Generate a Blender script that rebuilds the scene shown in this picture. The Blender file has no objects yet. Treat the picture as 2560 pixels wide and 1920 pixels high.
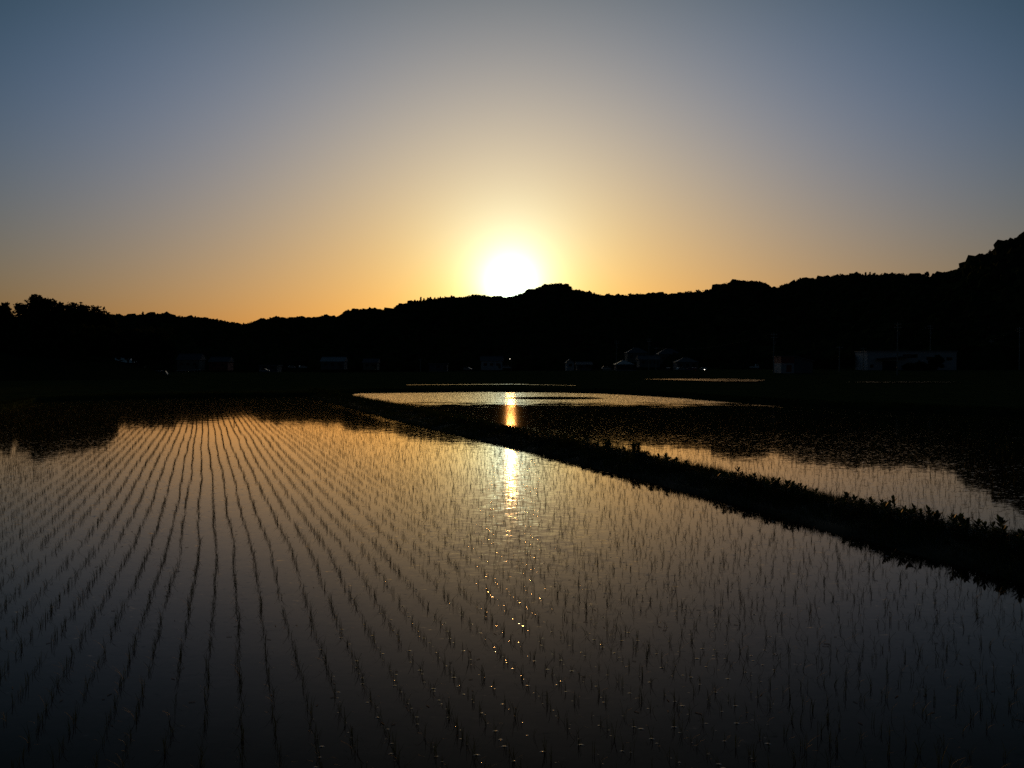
import bpy, bmesh, math, random
import numpy as np
from mathutils import Vector

RNG = np.random.default_rng(7)
random.seed(7)
scene = bpy.context.scene
COL = scene.collection

# ------------------------------------------------------------------ camera geometry
F = 2070.0                      # focal length in photo pixels (photo 2560 x 1920)
TILT = math.radians(-1.107)
CAM = (0.0, 0.0, 3.05)
CT, ST = math.cos(TILT), math.sin(TILT)


def ray(px, py):
    x, y, z = (px - 1280) / F, 1.0, -(py - 960) / F
    return np.array([x, y * CT - z * ST, y * ST + z * CT])


def hit(px, py, z=0.0):
    d = ray(px, py)
    t = (z - CAM[2]) / d[2]
    return np.array([d[0] * t, d[1] * t, z])


def at(px, py, Y):
    """the point of the view ray through a photo pixel at depth Y"""
    d = ray(px, py)
    t = Y / d[1]
    return (d[0] * t, Y, CAM[2] + d[2] * t)


# ------------------------------------------------------------------ object helpers
def tag(o, label=None, cat=None, group=None, kind=None):
    if label: o['label'] = label
    if cat: o['category'] = cat
    if group: o['group'] = group
    if kind: o['kind'] = kind
    return o


def empty(name, loc, rz=0.0):
    o = bpy.data.objects.new(name, None)
    o.empty_display_size = 0.5
    o.location = loc
    o.rotation_euler = (0, 0, rz)
    COL.objects.link(o)
    return o


def new_obj(name, me, mat=None, parent=None):
    o = bpy.data.objects.new(name, me)
    if mat: me.materials.append(mat)
    COL.objects.link(o)
    if parent: o.parent = parent
    return o


def copy_tree(o, parent=None):
    c = o.copy()
    COL.objects.link(c)
    if parent: c.parent = parent
    for ch in list(o.children):
        copy_tree(ch, c)
    return c


def np_mesh(name, V, tris=None, quads=None, smooth=False):
    """fast mesh from numpy arrays"""
    me = bpy.data.meshes.new(name)
    V = np.asarray(V, dtype=np.float32).reshape(-1, 3)
    loops, starts, n = [], [], 0
    if quads is not None and len(quads):
        q = np.asarray(quads, dtype=np.int32).reshape(-1, 4)
        loops.append(q.ravel()); starts.append(np.arange(len(q)) * 4); n = len(q) * 4
    if tris is not None and len(tris):
        t = np.asarray(tris, dtype=np.int32).reshape(-1, 3)
        loops.append(t.ravel()); starts.append(n + np.arange(len(t)) * 3)
    L = np.concatenate(loops).astype(np.int32)
    S = np.concatenate(starts).astype(np.int32)
    me.vertices.add(len(V)); me.vertices.foreach_set('co', V.ravel())
    me.loops.add(len(L)); me.loops.foreach_set('vertex_index', L)
    me.polygons.add(len(S)); me.polygons.foreach_set('loop_start', S)
    me.update(calc_edges=True)
    me.polygons.foreach_set('use_smooth', np.full(len(S), smooth, dtype=bool))
    return me


class MB:
    """collects simple solids into one mesh"""
    def __init__(s): s.v, s.f = [], []

    def add(s, vs, fs):
        b = len(s.v)
        s.v += [tuple(p) for p in vs]
        s.f += [tuple(b + i for i in f) for f in fs]

    def box(s, cx, cy, cz, sx, sy, sz, rz=0.0):
        c, n = math.cos(rz), math.sin(rz)
        vs = []
        for z in (-1, 1):
            for x, y in ((-1, -1), (1, -1), (1, 1), (-1, 1)):
                a, b = x * sx / 2, y * sy / 2
                vs.append((cx + a * c - b * n, cy + a * n + b * c, cz + z * sz / 2))
        s.add(vs, [(3, 2, 1, 0), (4, 5, 6, 7), (0, 1, 5, 4), (1, 2, 6, 5), (2, 3, 7, 6), (3, 0, 4, 7)])

    def tube(s, p0, p1, r0, r1, n=8, cap=True):
        p0, p1 = Vector(p0), Vector(p1)
        d = (p1 - p0).normalized()
        u = d.orthogonal().normalized(); w = d.cross(u)
        vs = []
        for p, r in ((p0, r0), (p1, r1)):
            for i in range(n):
                a = 2 * math.pi * i / n
                vs.append(p + u * (r * math.cos(a)) + w * (r * math.sin(a)))
        fs = [(i, (i + 1) % n, n + (i + 1) % n, n + i) for i in range(n)]
        if cap: fs += [tuple(range(n))[::-1], tuple(range(n, 2 * n))]
        s.add(vs, fs)

    def prism(s, pts, y0, y1):
        """closed outline in x,z extruded along y"""
        n = len(pts)
        vs = [(x, y0, z) for x, z in pts] + [(x, y1, z) for x, z in pts]
        fs = [tuple(range(n)), tuple(range(n, 2 * n))[::-1]] + [(i, n + i, n + (i + 1) % n, (i + 1) % n) for i in range(n)]
        s.add(vs, fs)

    def build(s, name, mat, parent=None, bevel=0.0, smooth=False):
        me = bpy.data.meshes.new(name)
        me.from_pydata(s.v, [], s.f)
        bm = bmesh.new(); bm.from_mesh(me)
        bmesh.ops.recalc_face_normals(bm, faces=bm.faces)
        if bevel > 0:
            bmesh.ops.bevel(bm, geom=list(bm.edges), offset=bevel, segments=2, affect='EDGES', profile=0.6)
        bm.to_mesh(me); bm.free()
        if smooth:
            me.polygons.foreach_set('use_smooth', [True] * len(me.polygons))
        return new_obj(name, me, mat, parent)


def vnoise(x, y, seed=0):
    """cheap smooth value noise, numpy arrays in, about -1..1 out"""
    x = np.asarray(x, dtype=float); y = np.asarray(y, dtype=float)
    xi, yi = np.floor(x), np.floor(y)
    fx, fy = x - xi, y - yi
    fx = fx * fx * (3 - 2 * fx); fy = fy * fy * (3 - 2 * fy)

    def h(a, b):
        v = np.sin(a * 127.1 + b * 311.7 + seed * 74.7) * 43758.5453
        return (v - np.floor(v)) * 2 - 1
    return (h(xi, yi) * (1 - fx) + h(xi + 1, yi) * fx) * (1 - fy) + (h(xi, yi + 1) * (1 - fx) + h(xi + 1, yi + 1) * fx) * fy


# ------------------------------------------------------------------ materials
class NT:
    def __init__(s, tree): s.t = tree; s.n = tree.nodes; s.l = tree.links

    def new(s, typ, **kw):
        n = s.n.new(typ)
        for k, v in kw.items(): setattr(n, k, v)
        return n

    def put(s, sock, v):
        if hasattr(v, 'is_output') or isinstance(v, bpy.types.NodeSocket): s.l.new(v, sock)
        else: sock.default_value = v

    def m(s, op, a, b=0.0, c=None):
        n = s.new('ShaderNodeMath', operation=op)
        s.put(n.inputs[0], a); s.put(n.inputs[1], b)
        if c is not None: s.put(n.inputs[2], c)
        return n.outputs[0]

    def v(s, op, a, b=(0, 0, 0)):
        n = s.new('ShaderNodeVectorMath', operation=op)
        s.put(n.inputs[0], a); s.put(n.inputs[1], b)
        return n.outputs['Value'] if op in ('DOT_PRODUCT', 'LENGTH') else n.outputs[0]

    def smooth(s, x, a, b, lo=0.0, hi=1.0):
        n = s.new('ShaderNodeMapRange', interpolation_type='SMOOTHSTEP')
        s.put(n.inputs[0], x)
        for i, val in enumerate((a, b, lo, hi)): n.inputs[1 + i].default_value = val
        return n.outputs[0]

    def noise(s, vec, scale, detail=3.0, rough=0.55):
        n = s.new('ShaderNodeTexNoise')
        s.put(n.inputs['Vector'], vec)
        n.inputs['Scale'].default_value = scale
        n.inputs['Detail'].default_value = detail
        n.inputs['Roughness'].default_value = rough
        return n

    def ramp(s, fac, stops):
        n = s.new('ShaderNodeValToRGB')
        s.put(n.inputs[0], fac)
        e = n.color_ramp.elements
        while len(e) < len(stops): e.new(0.5)
        for el, (p, c) in zip(e, stops):
            el.position = p; el.color = (*c, 1)
        return n.outputs[0]


def material(name, c1, c2=None, scale=3.0, rough=0.8, bump=0.0, metal=0.0, spec=0.3, transl=0.0, detail=4.0):
    m = bpy.data.materials.new(name); m.use_nodes = True
    t = NT(m.node_tree)
    b = t.n['Principled BSDF']
    geo = t.new('ShaderNodeNewGeometry')
    c2 = c2 or tuple(v * 0.7 for v in c1)
    nz = t.noise(geo.outputs['Position'], scale, detail)
    col = t.ramp(nz.outputs['Fac'], [(0.3, c1), (0.7, c2)])
    t.l.new(col, b.inputs['Base Color'])
    b.inputs['Roughness'].default_value = rough
    b.inputs['Metallic'].default_value = metal
    b.inputs['Specular IOR Level'].default_value = spec
    if bump:
        bp = t.new('ShaderNodeBump'); bp.inputs['Strength'].default_value = bump
        t.l.new(nz.outputs['Fac'], bp.inputs['Height']); t.l.new(bp.outputs[0], b.inputs['Normal'])
    if transl:
        tr = t.new('ShaderNodeBsdfTranslucent'); t.l.new(col, tr.inputs['Color'])
        mx = t.new('ShaderNodeMixShader'); mx.inputs[0].default_value = transl
        out = t.n['Material Output']
        t.l.new(b.outputs[0], mx.inputs[1]); t.l.new(tr.outputs[0], mx.inputs[2]); t.l.new(mx.outputs[0], out.inputs[0])
    return m


M = {
    'mud': material('mud', (0.035, 0.028, 0.02), (0.02, 0.017, 0.012), 2.0, 0.7, 0.3),
    'earth': material('levee_earth', (0.04, 0.036, 0.02), (0.022, 0.03, 0.012), 1.5, 0.9, 0.4),
    'field': material('field_green', (0.055, 0.072, 0.024), (0.03, 0.04, 0.014), 0.25, 0.95, 0.0, spec=0.0, detail=8),
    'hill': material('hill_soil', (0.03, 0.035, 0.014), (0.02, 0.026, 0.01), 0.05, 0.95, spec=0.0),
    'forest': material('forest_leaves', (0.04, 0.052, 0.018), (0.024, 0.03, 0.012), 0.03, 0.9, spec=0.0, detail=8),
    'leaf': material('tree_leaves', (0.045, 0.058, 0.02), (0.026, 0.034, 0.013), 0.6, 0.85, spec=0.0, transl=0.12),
    'bark': material('bark', (0.07, 0.055, 0.04), (0.035, 0.028, 0.02), 8.0, 0.9, 0.5),
    'grass': material('grass_blades', (0.05, 0.075, 0.02), (0.03, 0.045, 0.014), 2.0, 0.85, spec=0.0, transl=0.2),
    'weed': material('weed_leaves', (0.045, 0.085, 0.02), (0.03, 0.05, 0.014), 9.0, 0.6, spec=0.2, transl=0.25),
    'stem': material('weed_stem', (0.06, 0.07, 0.025), (0.05, 0.045, 0.02), 9.0, 0.7),
    'rice': material('rice_blades', (0.08, 0.11, 0.025), (0.05, 0.07, 0.018), 6.0, 0.7, spec=0.08, transl=0.08),
    'wood': material('weathered_wood', (0.10, 0.08, 0.06), (0.06, 0.045, 0.035), 12.0, 0.85, 0.4),
    'white': material('white_wall', (0.42, 0.43, 0.45), (0.34, 0.34, 0.36), 0.4, 0.8),
    'grey': material('grey_wall', (0.14, 0.15, 0.16), (0.1, 0.1, 0.11), 0.4, 0.8),
    'cream': material('cream_wall', (0.19, 0.18, 0.15), (0.14, 0.13, 0.11), 0.4, 0.8),
    'red': material('rust_red_panel', (0.32, 0.09, 0.07), (0.2, 0.06, 0.05), 1.0, 0.7),
    'tile': material('grey_roof_tile', (0.09, 0.1, 0.11), (0.06, 0.064, 0.075), 2.0, 0.7),
    'tile2': material('pale_roof_metal', (0.2, 0.21, 0.23), (0.15, 0.155, 0.17), 1.0, 0.4),
    'dark': material('dark_trim', (0.03, 0.03, 0.035), (0.02, 0.02, 0.022), 3.0, 0.5),
    'glass': material('window_glass', (0.03, 0.035, 0.04), (0.02, 0.022, 0.025), 1.0, 0.08, spec=0.6),
    'concrete': material('concrete', (0.3, 0.29, 0.27), (0.22, 0.21, 0.2), 3.0, 0.85, 0.2),
    'metal': material('galvanised_metal', (0.4, 0.41, 0.42), (0.3, 0.31, 0.32), 5.0, 0.4, metal=0.8),
    'wire': material('cable_black', (0.03, 0.03, 0.03), (0.02, 0.02, 0.02), 5.0, 0.6),
    'asphalt': material('asphalt', (0.05, 0.05, 0.052), (0.038, 0.038, 0.04), 2.0, 0.85, 0.2),
    'car_white': material('white_paint', (0.7, 0.7, 0.72), (0.5, 0.5, 0.52), 1.0, 0.4, spec=0.3),
    'car_silver': material('silver_paint', (0.4, 0.41, 0.43), (0.3, 0.31, 0.33), 1.0, 0.42, metal=0.3),
    'car_blue': material('blue_paint', (0.05, 0.08, 0.2), (0.04, 0.06, 0.16), 1.0, 0.2, spec=0.6),
    'car_red': material('red_paint', (0.4, 0.03, 0.03), (0.3, 0.02, 0.02), 1.0, 0.25, spec=0.6),
    'car_black': material('black_paint', (0.015, 0.015, 0.017), (0.012, 0.012, 0.013), 1.0, 0.2, spec=0.6),
    'tyre': material('tyre_rubber', (0.02, 0.02, 0.02), (0.015, 0.015, 0.015), 5.0, 0.9),
}
lm = bpy.data.materials.new('lamp_and_glint'); lm.use_nodes = True
_p = lm.node_tree.nodes['Principled BSDF']
_p.inputs['Emission Color'].default_value = (1.0, 0.85, 0.65, 1)
_p.inputs['Emission Strength'].default_value = 6.0
M['lamp'] = lm


def water_material(name='paddy_water', gain=2.05):
    m = bpy.data.materials.new(name); m.use_nodes = True
    t = NT(m.node_tree)
    b = t.n['Principled BSDF']
    geo = t.new('ShaderNodeNewGeometry')
    pos = geo.outputs['Position']
    sep = t.new('ShaderNodeSeparateXYZ'); t.l.new(pos, sep.inputs[0])
    X, Y = sep.outputs[0], sep.outputs[1]
    # three families of small ripples; slopes are given straight to the normal
    sx = t.v('MULTIPLY', pos, (1.0, 2.2, 1.0))
    n_soft = t.noise(sx, 1.3, 2.0).outputs['Color']
    n_fine = t.noise(sx, 7.0, 3.0).outputs['Color']
    n_wind = t.noise(sx, 11.0, 3.0, 0.6).outputs['Color']

    def centred(c): return t.v('SUBTRACT', c, (0.5, 0.5, 0.5))
    patch = t.noise(pos, 0.12, 3.0).outputs['Fac']
    edge = t.noise(pos, 0.35, 3.0).outputs['Fac']
    # the wind-ruffled far part of the right-hand paddy, with a calm patch in it
    yw = t.m('ADD', Y, t.m('MULTIPLY', t.m('SUBTRACT', edge, 0.5), 26.0))
    yw = t.m('SUBTRACT', yw, t.m('MULTIPLY', X, -0.12))
    right = t.smooth(t.m('ADD', X, t.m('MULTIPLY', Y, 0.36)), 11.4, 12.4)
    far = t.m('MULTIPLY', t.smooth(yw, 60.0, 80.0), right)
    ex = t.m('DIVIDE', t.m('SUBTRACT', X, 4.2), 5.2)
    ey = t.m('DIVIDE', t.m('SUBTRACT', Y, 84.0), 4.0)
    calm = t.smooth(t.m('ADD', t.m('MULTIPLY', ex, ex), t.m('MULTIPLY', ey, ey)), 0.5, 1.3)
    far = t.m('MULTIPLY', far, calm)
    # ruffled strip along the foot of the levee (left paddy)
    d = t.m('ADD', X, t.m('MULTIPLY', Y, 0.373))
    d = t.m('ADD', d, t.m('MULTIPLY', t.m('SUBTRACT', edge, 0.5), 2.0))
    strip = t.m('MULTIPLY', t.m('MULTIPLY', t.smooth(d, 9.4, 10.8), t.smooth(d, 11.8, 11.0)), t.smooth(Y, 34.0, 52.0))
    wind = t.m('MAXIMUM', far, t.m('MULTIPLY', strip, 0.14))
    mid = t.m('MULTIPLY', right, t.smooth(Y, 24.0, 50.0))      # right paddy stays a little livelier
    a_soft = 0.008
    a_fine = t.m('ADD', t.smooth(Y, 24.0, 60.0, 0.012, 0.004), t.m('MULTIPLY', mid, 0.002))
    a_wind = t.m('MULTIPLY', wind, 0.28)

    def scale(vec, s):
        n = t.new('ShaderNodeVectorMath', operation='SCALE'); t.l.new(vec, n.inputs[0]); t.put(n.inputs['Scale'], s); return n.outputs[0]
    # heavy-tailed glitter ripples: the cube of a noise
    g = centred(t.noise(t.v('MULTIPLY', pos, (1.0, 1.8, 1.0)), 7.0, 2.0).outputs['Color'])
    g2 = t.v('MULTIPLY', g, g)
    g3 = t.v('MULTIPLY', t.v('MULTIPLY', g2, g2), g)
    amp = t.m('MULTIPLY', t.m('ADD', 15.0, t.m('MULTIPLY', t.smooth(patch, 0.38, 0.6), 70.0)), t.m('MULTIPLY', t.smooth(Y, 7.0, 16.0, 0.15, 1.0), t.smooth(Y, 28.0, 48.0, 1.0, 0.2)))
    # extra ripples shaped along the sun's reflection, added for its glitter streak
    bx = t.m('DIVIDE', t.m('SUBTRACT', X, 0.1), 1.35)
    sun_streak = t.m('MULTIPLY', t.m('EXPONENT', t.m('MULTIPLY', t.m('MULTIPLY', bx, bx), -1.0)), t.m('MULTIPLY', t.smooth(Y, 9.5, 16.0), t.smooth(Y, 42.0, 24.0)))
    streaks = t.noise(t.v('MULTIPLY', pos, (1.0, 2.6, 1.0)), 5.0, 3.0, 0.6).outputs['Color']
    sl = t.v('ADD', scale(centred(n_soft), a_soft), scale(centred(n_fine), a_fine))
    sl = t.v('ADD', sl, scale(centred(n_wind), a_wind))
    sl = t.v('ADD', sl, scale(centred(streaks), t.m('MULTIPLY', sun_streak, 0.17)))
    sl = t.v('ADD', sl, scale(g3, amp))
    sl = t.v('MULTIPLY', sl, (0.4, 1, 0))
    sky_tilt = t.new('ShaderNodeCombineXYZ'); t.l.new(t.m('MULTIPLY', wind, -0.032), sky_tilt.inputs[1])
    sl = t.v('ADD', sl, sky_tilt.outputs[0])     # ruffled water tilted toward the camera to reflect brighter sky
    nrm = t.v('NORMALIZE', t.v('ADD', sl, (0, 0, 1)))
    mud = t.noise(pos, 0.8, 4.0)
    col = t.ramp(mud.outputs['Fac'], [(0.3, (0.014, 0.010, 0.0075)), (0.7, (0.008, 0.006, 0.005))])
    t.n.remove(b)
    dif = t.new('ShaderNodeBsdfDiffuse'); t.l.new(col, dif.inputs['Color'])
    gl = t.new('ShaderNodeBsdfGlossy'); gl.inputs['Roughness'].default_value = 0.03
    gl.inputs['Color'].default_value = (1.0, 0.875, 0.76, 1)
    t.l.new(nrm, gl.inputs['Normal'])
    fr = t.new('ShaderNodeFresnel'); fr.inputs['IOR'].default_value = 1.333; t.l.new(nrm, fr.inputs['Normal'])
    k = t.m('MINIMUM', t.m('MULTIPLY', t.m('POWER', fr.outputs[0], 1.7), gain), 0.95)
    mx = t.new('ShaderNodeMixShader'); t.l.new(k, mx.inputs[0]); t.l.new(dif.outputs[0], mx.inputs[1]); t.l.new(gl.outputs[0], mx.inputs[2])
    t.l.new(mx.outputs[0], t.n['Material Output'].inputs[0])
    return m


M['water'] = water_material()
M['pond'] = water_material('dimmed_pond_water', 0.75)      # same water with its reflection dimmed, standing in for young rice cover
mw = bpy.data.materials.new('water_rings'); mw.use_nodes = True
_p = mw.node_tree.nodes['Principled BSDF']
_p.inputs['Base Color'].default_value = (0.01, 0.009, 0.009, 1)
_p.inputs['Roughness'].default_value = 0.07
_p.inputs['IOR'].default_value = 1.2
M['ring'] = mw

# ------------------------------------------------------------------ world and sun
SUN_DIR = ray(1277, 719); SUN_DIR /= np.linalg.norm(SUN_DIR)
SUN_EL = math.asin(SUN_DIR[2]); SUN_AZ = math.atan2(SUN_DIR[0], SUN_DIR[1])


def build_world():
    w = bpy.data.worlds.new('World'); scene.world = w; w.use_nodes = True
    t = NT(w.node_tree)
    bg = t.n['Background']
    sky = t.new('ShaderNodeTexSky', sky_type='NISHITA')
    sky.sun_disc = False
    sky.sun_elevation = SUN_EL; sky.sun_rotation = SUN_AZ
    sky.dust_density = 2.0; sky.air_density = 1.0
    tc = t.new('ShaderNodeTexCoord')
    d = t.v('NORMALIZE', tc.outputs['Generated'])
    sep = t.new('ShaderNodeSeparateXYZ'); t.l.new(d, sep.inputs[0])
    ang = t.m('ARCCOSINE', t.m('MINIMUM', t.v('DOT_PRODUCT', d, tuple(SUN_DIR)), 0.9999999))
    a = t.m('MULTIPLY', ang, 180 / math.pi / 10)
    near = t.m("EXPONENT", t.m("MULTIPLY", a, -1.0 / 0.35))
    a = t.m('MINIMUM', a, 3.6)
    el = t.m('MULTIPLY', t.m('ARCSINE', sep.outputs[2]), 180 / math.pi / 10)
    e = t.m('MINIMUM', t.m('MAXIMUM', el, 0.0), 2.6)
    a2, e2, ae = t.m('MULTIPLY', a, a), t.m('MULTIPLY', e, e), t.m('MULTIPLY', a, e)
    K = [(-4.7856, 0.8367, -0.1368, 0.6193, -0.0535, -0.2411, 1.15),
         (-5.1226, 0.8009, -0.1291, 1.0637, -0.1842, -0.1603, 2.2),
         (-6.18, 1.3563, -0.2165, 2.0536, -0.4318, -0.2081, 3.9)]
    core = t.m('EXPONENT', t.m('MULTIPLY', t.m('POWER', t.m('DIVIDE', ang, math.radians(1.9)), 2.0), -1.0))
    chans = []
    for k in K:
        s_ = k[0] + math.log(10.0)
        acc = t.m('ADD', t.m('MULTIPLY', a, k[1]), s_)
        for feat, c in ((a2, k[2]), (e, k[3]), (e2, k[4]), (ae, k[5]), (near, k[6])):
            acc = t.m('ADD', acc, t.m('MULTIPLY', feat, c))
        acc = t.m('ADD', acc, t.m('MULTIPLY', core, 0.12))
        chans.append(t.m('EXPONENT', acc))
    cmb = t.new('ShaderNodeCombineXYZ')
    for i, c in enumerate(chans): t.l.new(c, cmb.inputs[i])
    out = t.v('MULTIPLY', sky.outputs[0], cmb.outputs[0])
    dim = t.smooth(ang, math.radians(38), math.radians(105), 1.0, 0.30)     # the sky away from the sun is already dusky
    cd_ = t.new('ShaderNodeCombineXYZ')
    for i in range(3): t.l.new(dim, cd_.inputs[i])
    out = t.v('MULTIPLY', out, cd_.outputs[0])
    t.l.new(out, bg.inputs['Color'])
    bg.inputs['Strength'].default_value = 0.1


build_world()
sun = bpy.data.lights.new('sun', 'SUN')
sun.energy = 1.0; sun.angle = math.radians(0.53); sun.color = (1.0, 0.45, 0.12)
so = bpy.data.objects.new('sun', sun); COL.objects.link(so)
so.rotation_euler = Vector(-SUN_DIR).to_track_quat('-Z', 'Y').to_euler()

cd = bpy.data.cameras.new('camera'); cam = bpy.data.objects.new('camera', cd); COL.objects.link(cam)
cd.sensor_width = 36.0; cd.lens = F / 2560 * 36; cd.clip_end = 20000; cd.clip_start = 0.1
cam.location = CAM; cam.rotation_euler = (math.radians(90) + TILT, 0, 0)
scene.camera = cam

# ------------------------------------------------------------------ plan of the levee and the paddies
CY = [0, 13, 20, 28.3, 40.4, 52, 62, 80, 88, 97, 104]
CX = [12.1, 7.9, 5.6, 2.9, -1.5, -5.7, -9.3, -15.9, -18.9, -22.2, -24.9]
LX = [10.9, 6.7, 4.4, 1.25, -3.7, -8.3, -12.0, -18.9, -21.8, -25.0, -27.6]


def crest(y): return np.interp(y, CY, CX)
def lbase(y): return np.interp(y, CY, LX)
def rbase(y): return crest(y) + 1.5


# near border of the far fields, as photo pixels on the water plane
BPX = [-1100, -300, 0, 90, 320, 620, 768, 870, 900, 1220, 1350, 1500, 1600, 1700, 1820, 2100, 2560, 3000, 3700]
BPY = [1120, 1060, 1025, 1006, 998, 993, 991.5, 986, 982, 979, 980, 983, 988, 994, 1004, 1023, 1045, 1062, 1085]


def border(px):
    return np.interp(px, BPX, BPY)


def ground_z(px, r):
    """height of the far land"""
    right = np.clip((px - 900) / 900, 0, 1)
    z = 0.30 + 0.05 * vnoise(px / 60.0, r / 9.0, 3)
    z = z + right * 1.9 * np.clip((r - 190) / 110, 0, 1) ** 1.3 + 0.25 * np.clip((r - 200) / 200, 0, 1)
    return z


def build_land():
    # bed of the paddies and everything far off: one sheet out to the horizon
    R = 9000.0
    me = np_mesh('ground', [(-R, -R, -0.3), (R, -R, -0.3), (R, R, -0.3), (-R, R, -0.3)], quads=[(0, 1, 2, 3)])
    tag(new_obj('ground', me, M['mud']), 'dark muddy valley floor', kind='structure')
    # far fields
    cols = np.arange(-1100, 3701, 8.0)
    offs = np.array([-0.6, 0, 0.25, 0.6, 1.0, 1.6, 2.6, 4, 6, 9, 13, 18, 25, 34, 45, 60, 75, 90, 110, 130, 150, 170, 195, 220, 250, 290, 340, 420, 520])
    V = []
    for px in cols:
        p = hit(px, border(px)); r0 = math.hypot(p[0], p[1]); ux, uy = p[0] / r0, p[1] / r0
        for k, o in enumerate(offs):
            r = r0 + o
            z = float(ground_z(px, r))
            ramp = min(1.0, max(-0.6, (o - 0.0) / 1.1))
            z = -0.12 + (z + 0.12) * max(0, ramp) if ramp > 0 else -0.28
            if 0.8 < o < 3: z += 0.09
            z += 0.03 * float(vnoise(px * r / 900.0, o * 2.0, 9))
            V.append((ux * r, uy * r, z))
    n, m_ = len(cols), len(offs)
    q = [(i * m_ + j, (i + 1) * m_ + j, (i + 1) * m_ + j + 1, i * m_ + j + 1) for i in range(n - 1) for j in range(m_ - 1)]
    me = np_mesh('fields', V, quads=q, smooth=True)
    tag(new_obj('fields', me, M['field']), 'dark green fields beyond the paddies', kind='structure')
    # levee between the two paddies
    ys = np.concatenate([np.arange(0, 60, 0.35), np.arange(60, 104, 1.0)])
    prof = [(0.0, -0.25), (0.12, 0.0), (0.3, 0.09), (0.6, 0.17), (0.85, 0.22), (1.0, 0.235), (1.25, 0.23), (1.5, 0.17), (1.75, 0.06), (1.95, -0.02), (2.1, -0.25)]
    V = []
    for y in ys:
        l, c, r_ = float(lbase(y)) - 0.1, float(crest(y)), float(rbase(y)) + 0.1
        for k, (u, z) in enumerate(prof):
            x = l + (c - l) * u if u <= 1 else c + (r_ - c) * (u - 1) / 1.1
            zz = z + 0.035 * float(vnoise(x * 1.7, y * 1.7, 5)) * (0 if k in (0, len(prof) - 1) else 1)
            V.append((x + 0.08 * float(vnoise(y * 1.3, k, 6)), y, zz))
    m_ = len(prof)
    q = [(i * m_ + j, i * m_ + j + 1, (i + 1) * m_ + j + 1, (i + 1) * m_ + j) for i in range(len(ys) - 1) for j in range(m_ - 1)]
    me = np_mesh('levee', V, quads=q, smooth=True)
    tag(new_obj('levee', me, M['earth']), 'earth levee between the paddies', kind='structure')
    # water: two paddies meeting under the levee
    yy = list(range(1, 108, 3)) + [110]
    V, q = [], []
    for y in yy:
        c = float(crest(min(y, 104)))
        V += [(-260, y, 0), (c, y, 0)]
    for i in range(len(yy) - 1): q.append((2 * i, 2 * i + 1, 2 * i + 3, 2 * i + 2))
    tag(new_obj('paddy_water', np_mesh('paddy_water', V, quads=q), M['water']), 'still water of the planted paddy in front', kind='structure')
    V, q = [], []
    for y in yy:
        c = float(crest(min(y, 104)))
        V += [(c + 0.02, y, 0.0), (260, y, 0.0)]
    for i in range(len(yy) - 1): q.append((2 * i, 2 * i + 1, 2 * i + 3, 2 * i + 2))
    tag(new_obj('paddy_water', np_mesh('paddy_water', V, quads=q), M['water']), 'water of the paddy beyond the levee', kind='structure')
    # flooded strips on the far land
    def sheet(pts, dz, label):
        V = [tuple(hit(x, y, dz)) for x, y in pts]
        me = bpy.data.meshes.new('pond_water'); me.from_pydata(V, [], [tuple(range(len(V)))]); me.update()
        tag(new_obj('pond_water', me, M['pond']), label, kind='structure')
    Z = 0.42
    sheet([(1015, 961.8), (1280, 960.0), (1440, 963.6), (1440, 964.0), (1280, 960.7), (1015, 962.3)], Z, 'thin bright strip of water')
    sheet([(1608, 947.6), (1700, 946.6), (1830, 946.8), (1915, 949.8), (1890, 953.4), (1800, 953.0), (1700, 950.2)], Z + 0.1, 'pale flooded field by the village')
    sheet([(2100, 955.6), (2180, 954.4), (2330, 954.4), (2420, 955.4), (2330, 955.5), (2180, 955.6)], Z + 0.1, 'flooded sliver of field before the long building')
    sheet([(10, 1008.5), (34, 1005.6), (36, 1006.6), (12, 1010.0)], 0.3, 'little glinting puddle')
    # bank the photographer stands on
    mb = MB(); mb.prism([(-80, -0.28), (90, -0.28), (90, 0.2), (-80, 0.2)], -14, 1.2)
    mb.prism([(-80, 0.2), (90, 0.2), (88, 1.35), (-78, 1.35)], -13, 0.2)
    tag(mb.build('embankment', M['earth']), 'roadside embankment in front', kind='structure')


build_land()

# ------------------------------------------------------------------ hills
def leaf_cloud(centers, radii, per, size, squash=0.8):
    """many small leaf-cluster faces filling soft balls"""
    C_ = np.repeat(np.asarray(centers), per, axis=0); Rr = np.repeat(np.asarray(radii), per)
    n = len(C_)
    d = RNG.standard_normal((n, 3)); d /= np.linalg.norm(d, axis=1)[:, None]
    rr = Rr * RNG.random(n) ** 0.45
    P = C_ + d * rr[:, None] * np.array([1, 1, squash])
    a = RNG.standard_normal((n, 3)); a /= np.linalg.norm(a, axis=1)[:, None]
    b = np.cross(a, RNG.standard_normal((n, 3))); b /= np.linalg.norm(b, axis=1)[:, None]
    s = size * RNG.uniform(0.6, 1.5, n)[:, None]
    V = np.stack([P - a * s, P + b * s * 0.55, P + a * s, P - b * s * 0.55], axis=1).reshape(-1, 3)
    q = np.arange(4 * n).reshape(-1, 4)
    return V, q



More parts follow.
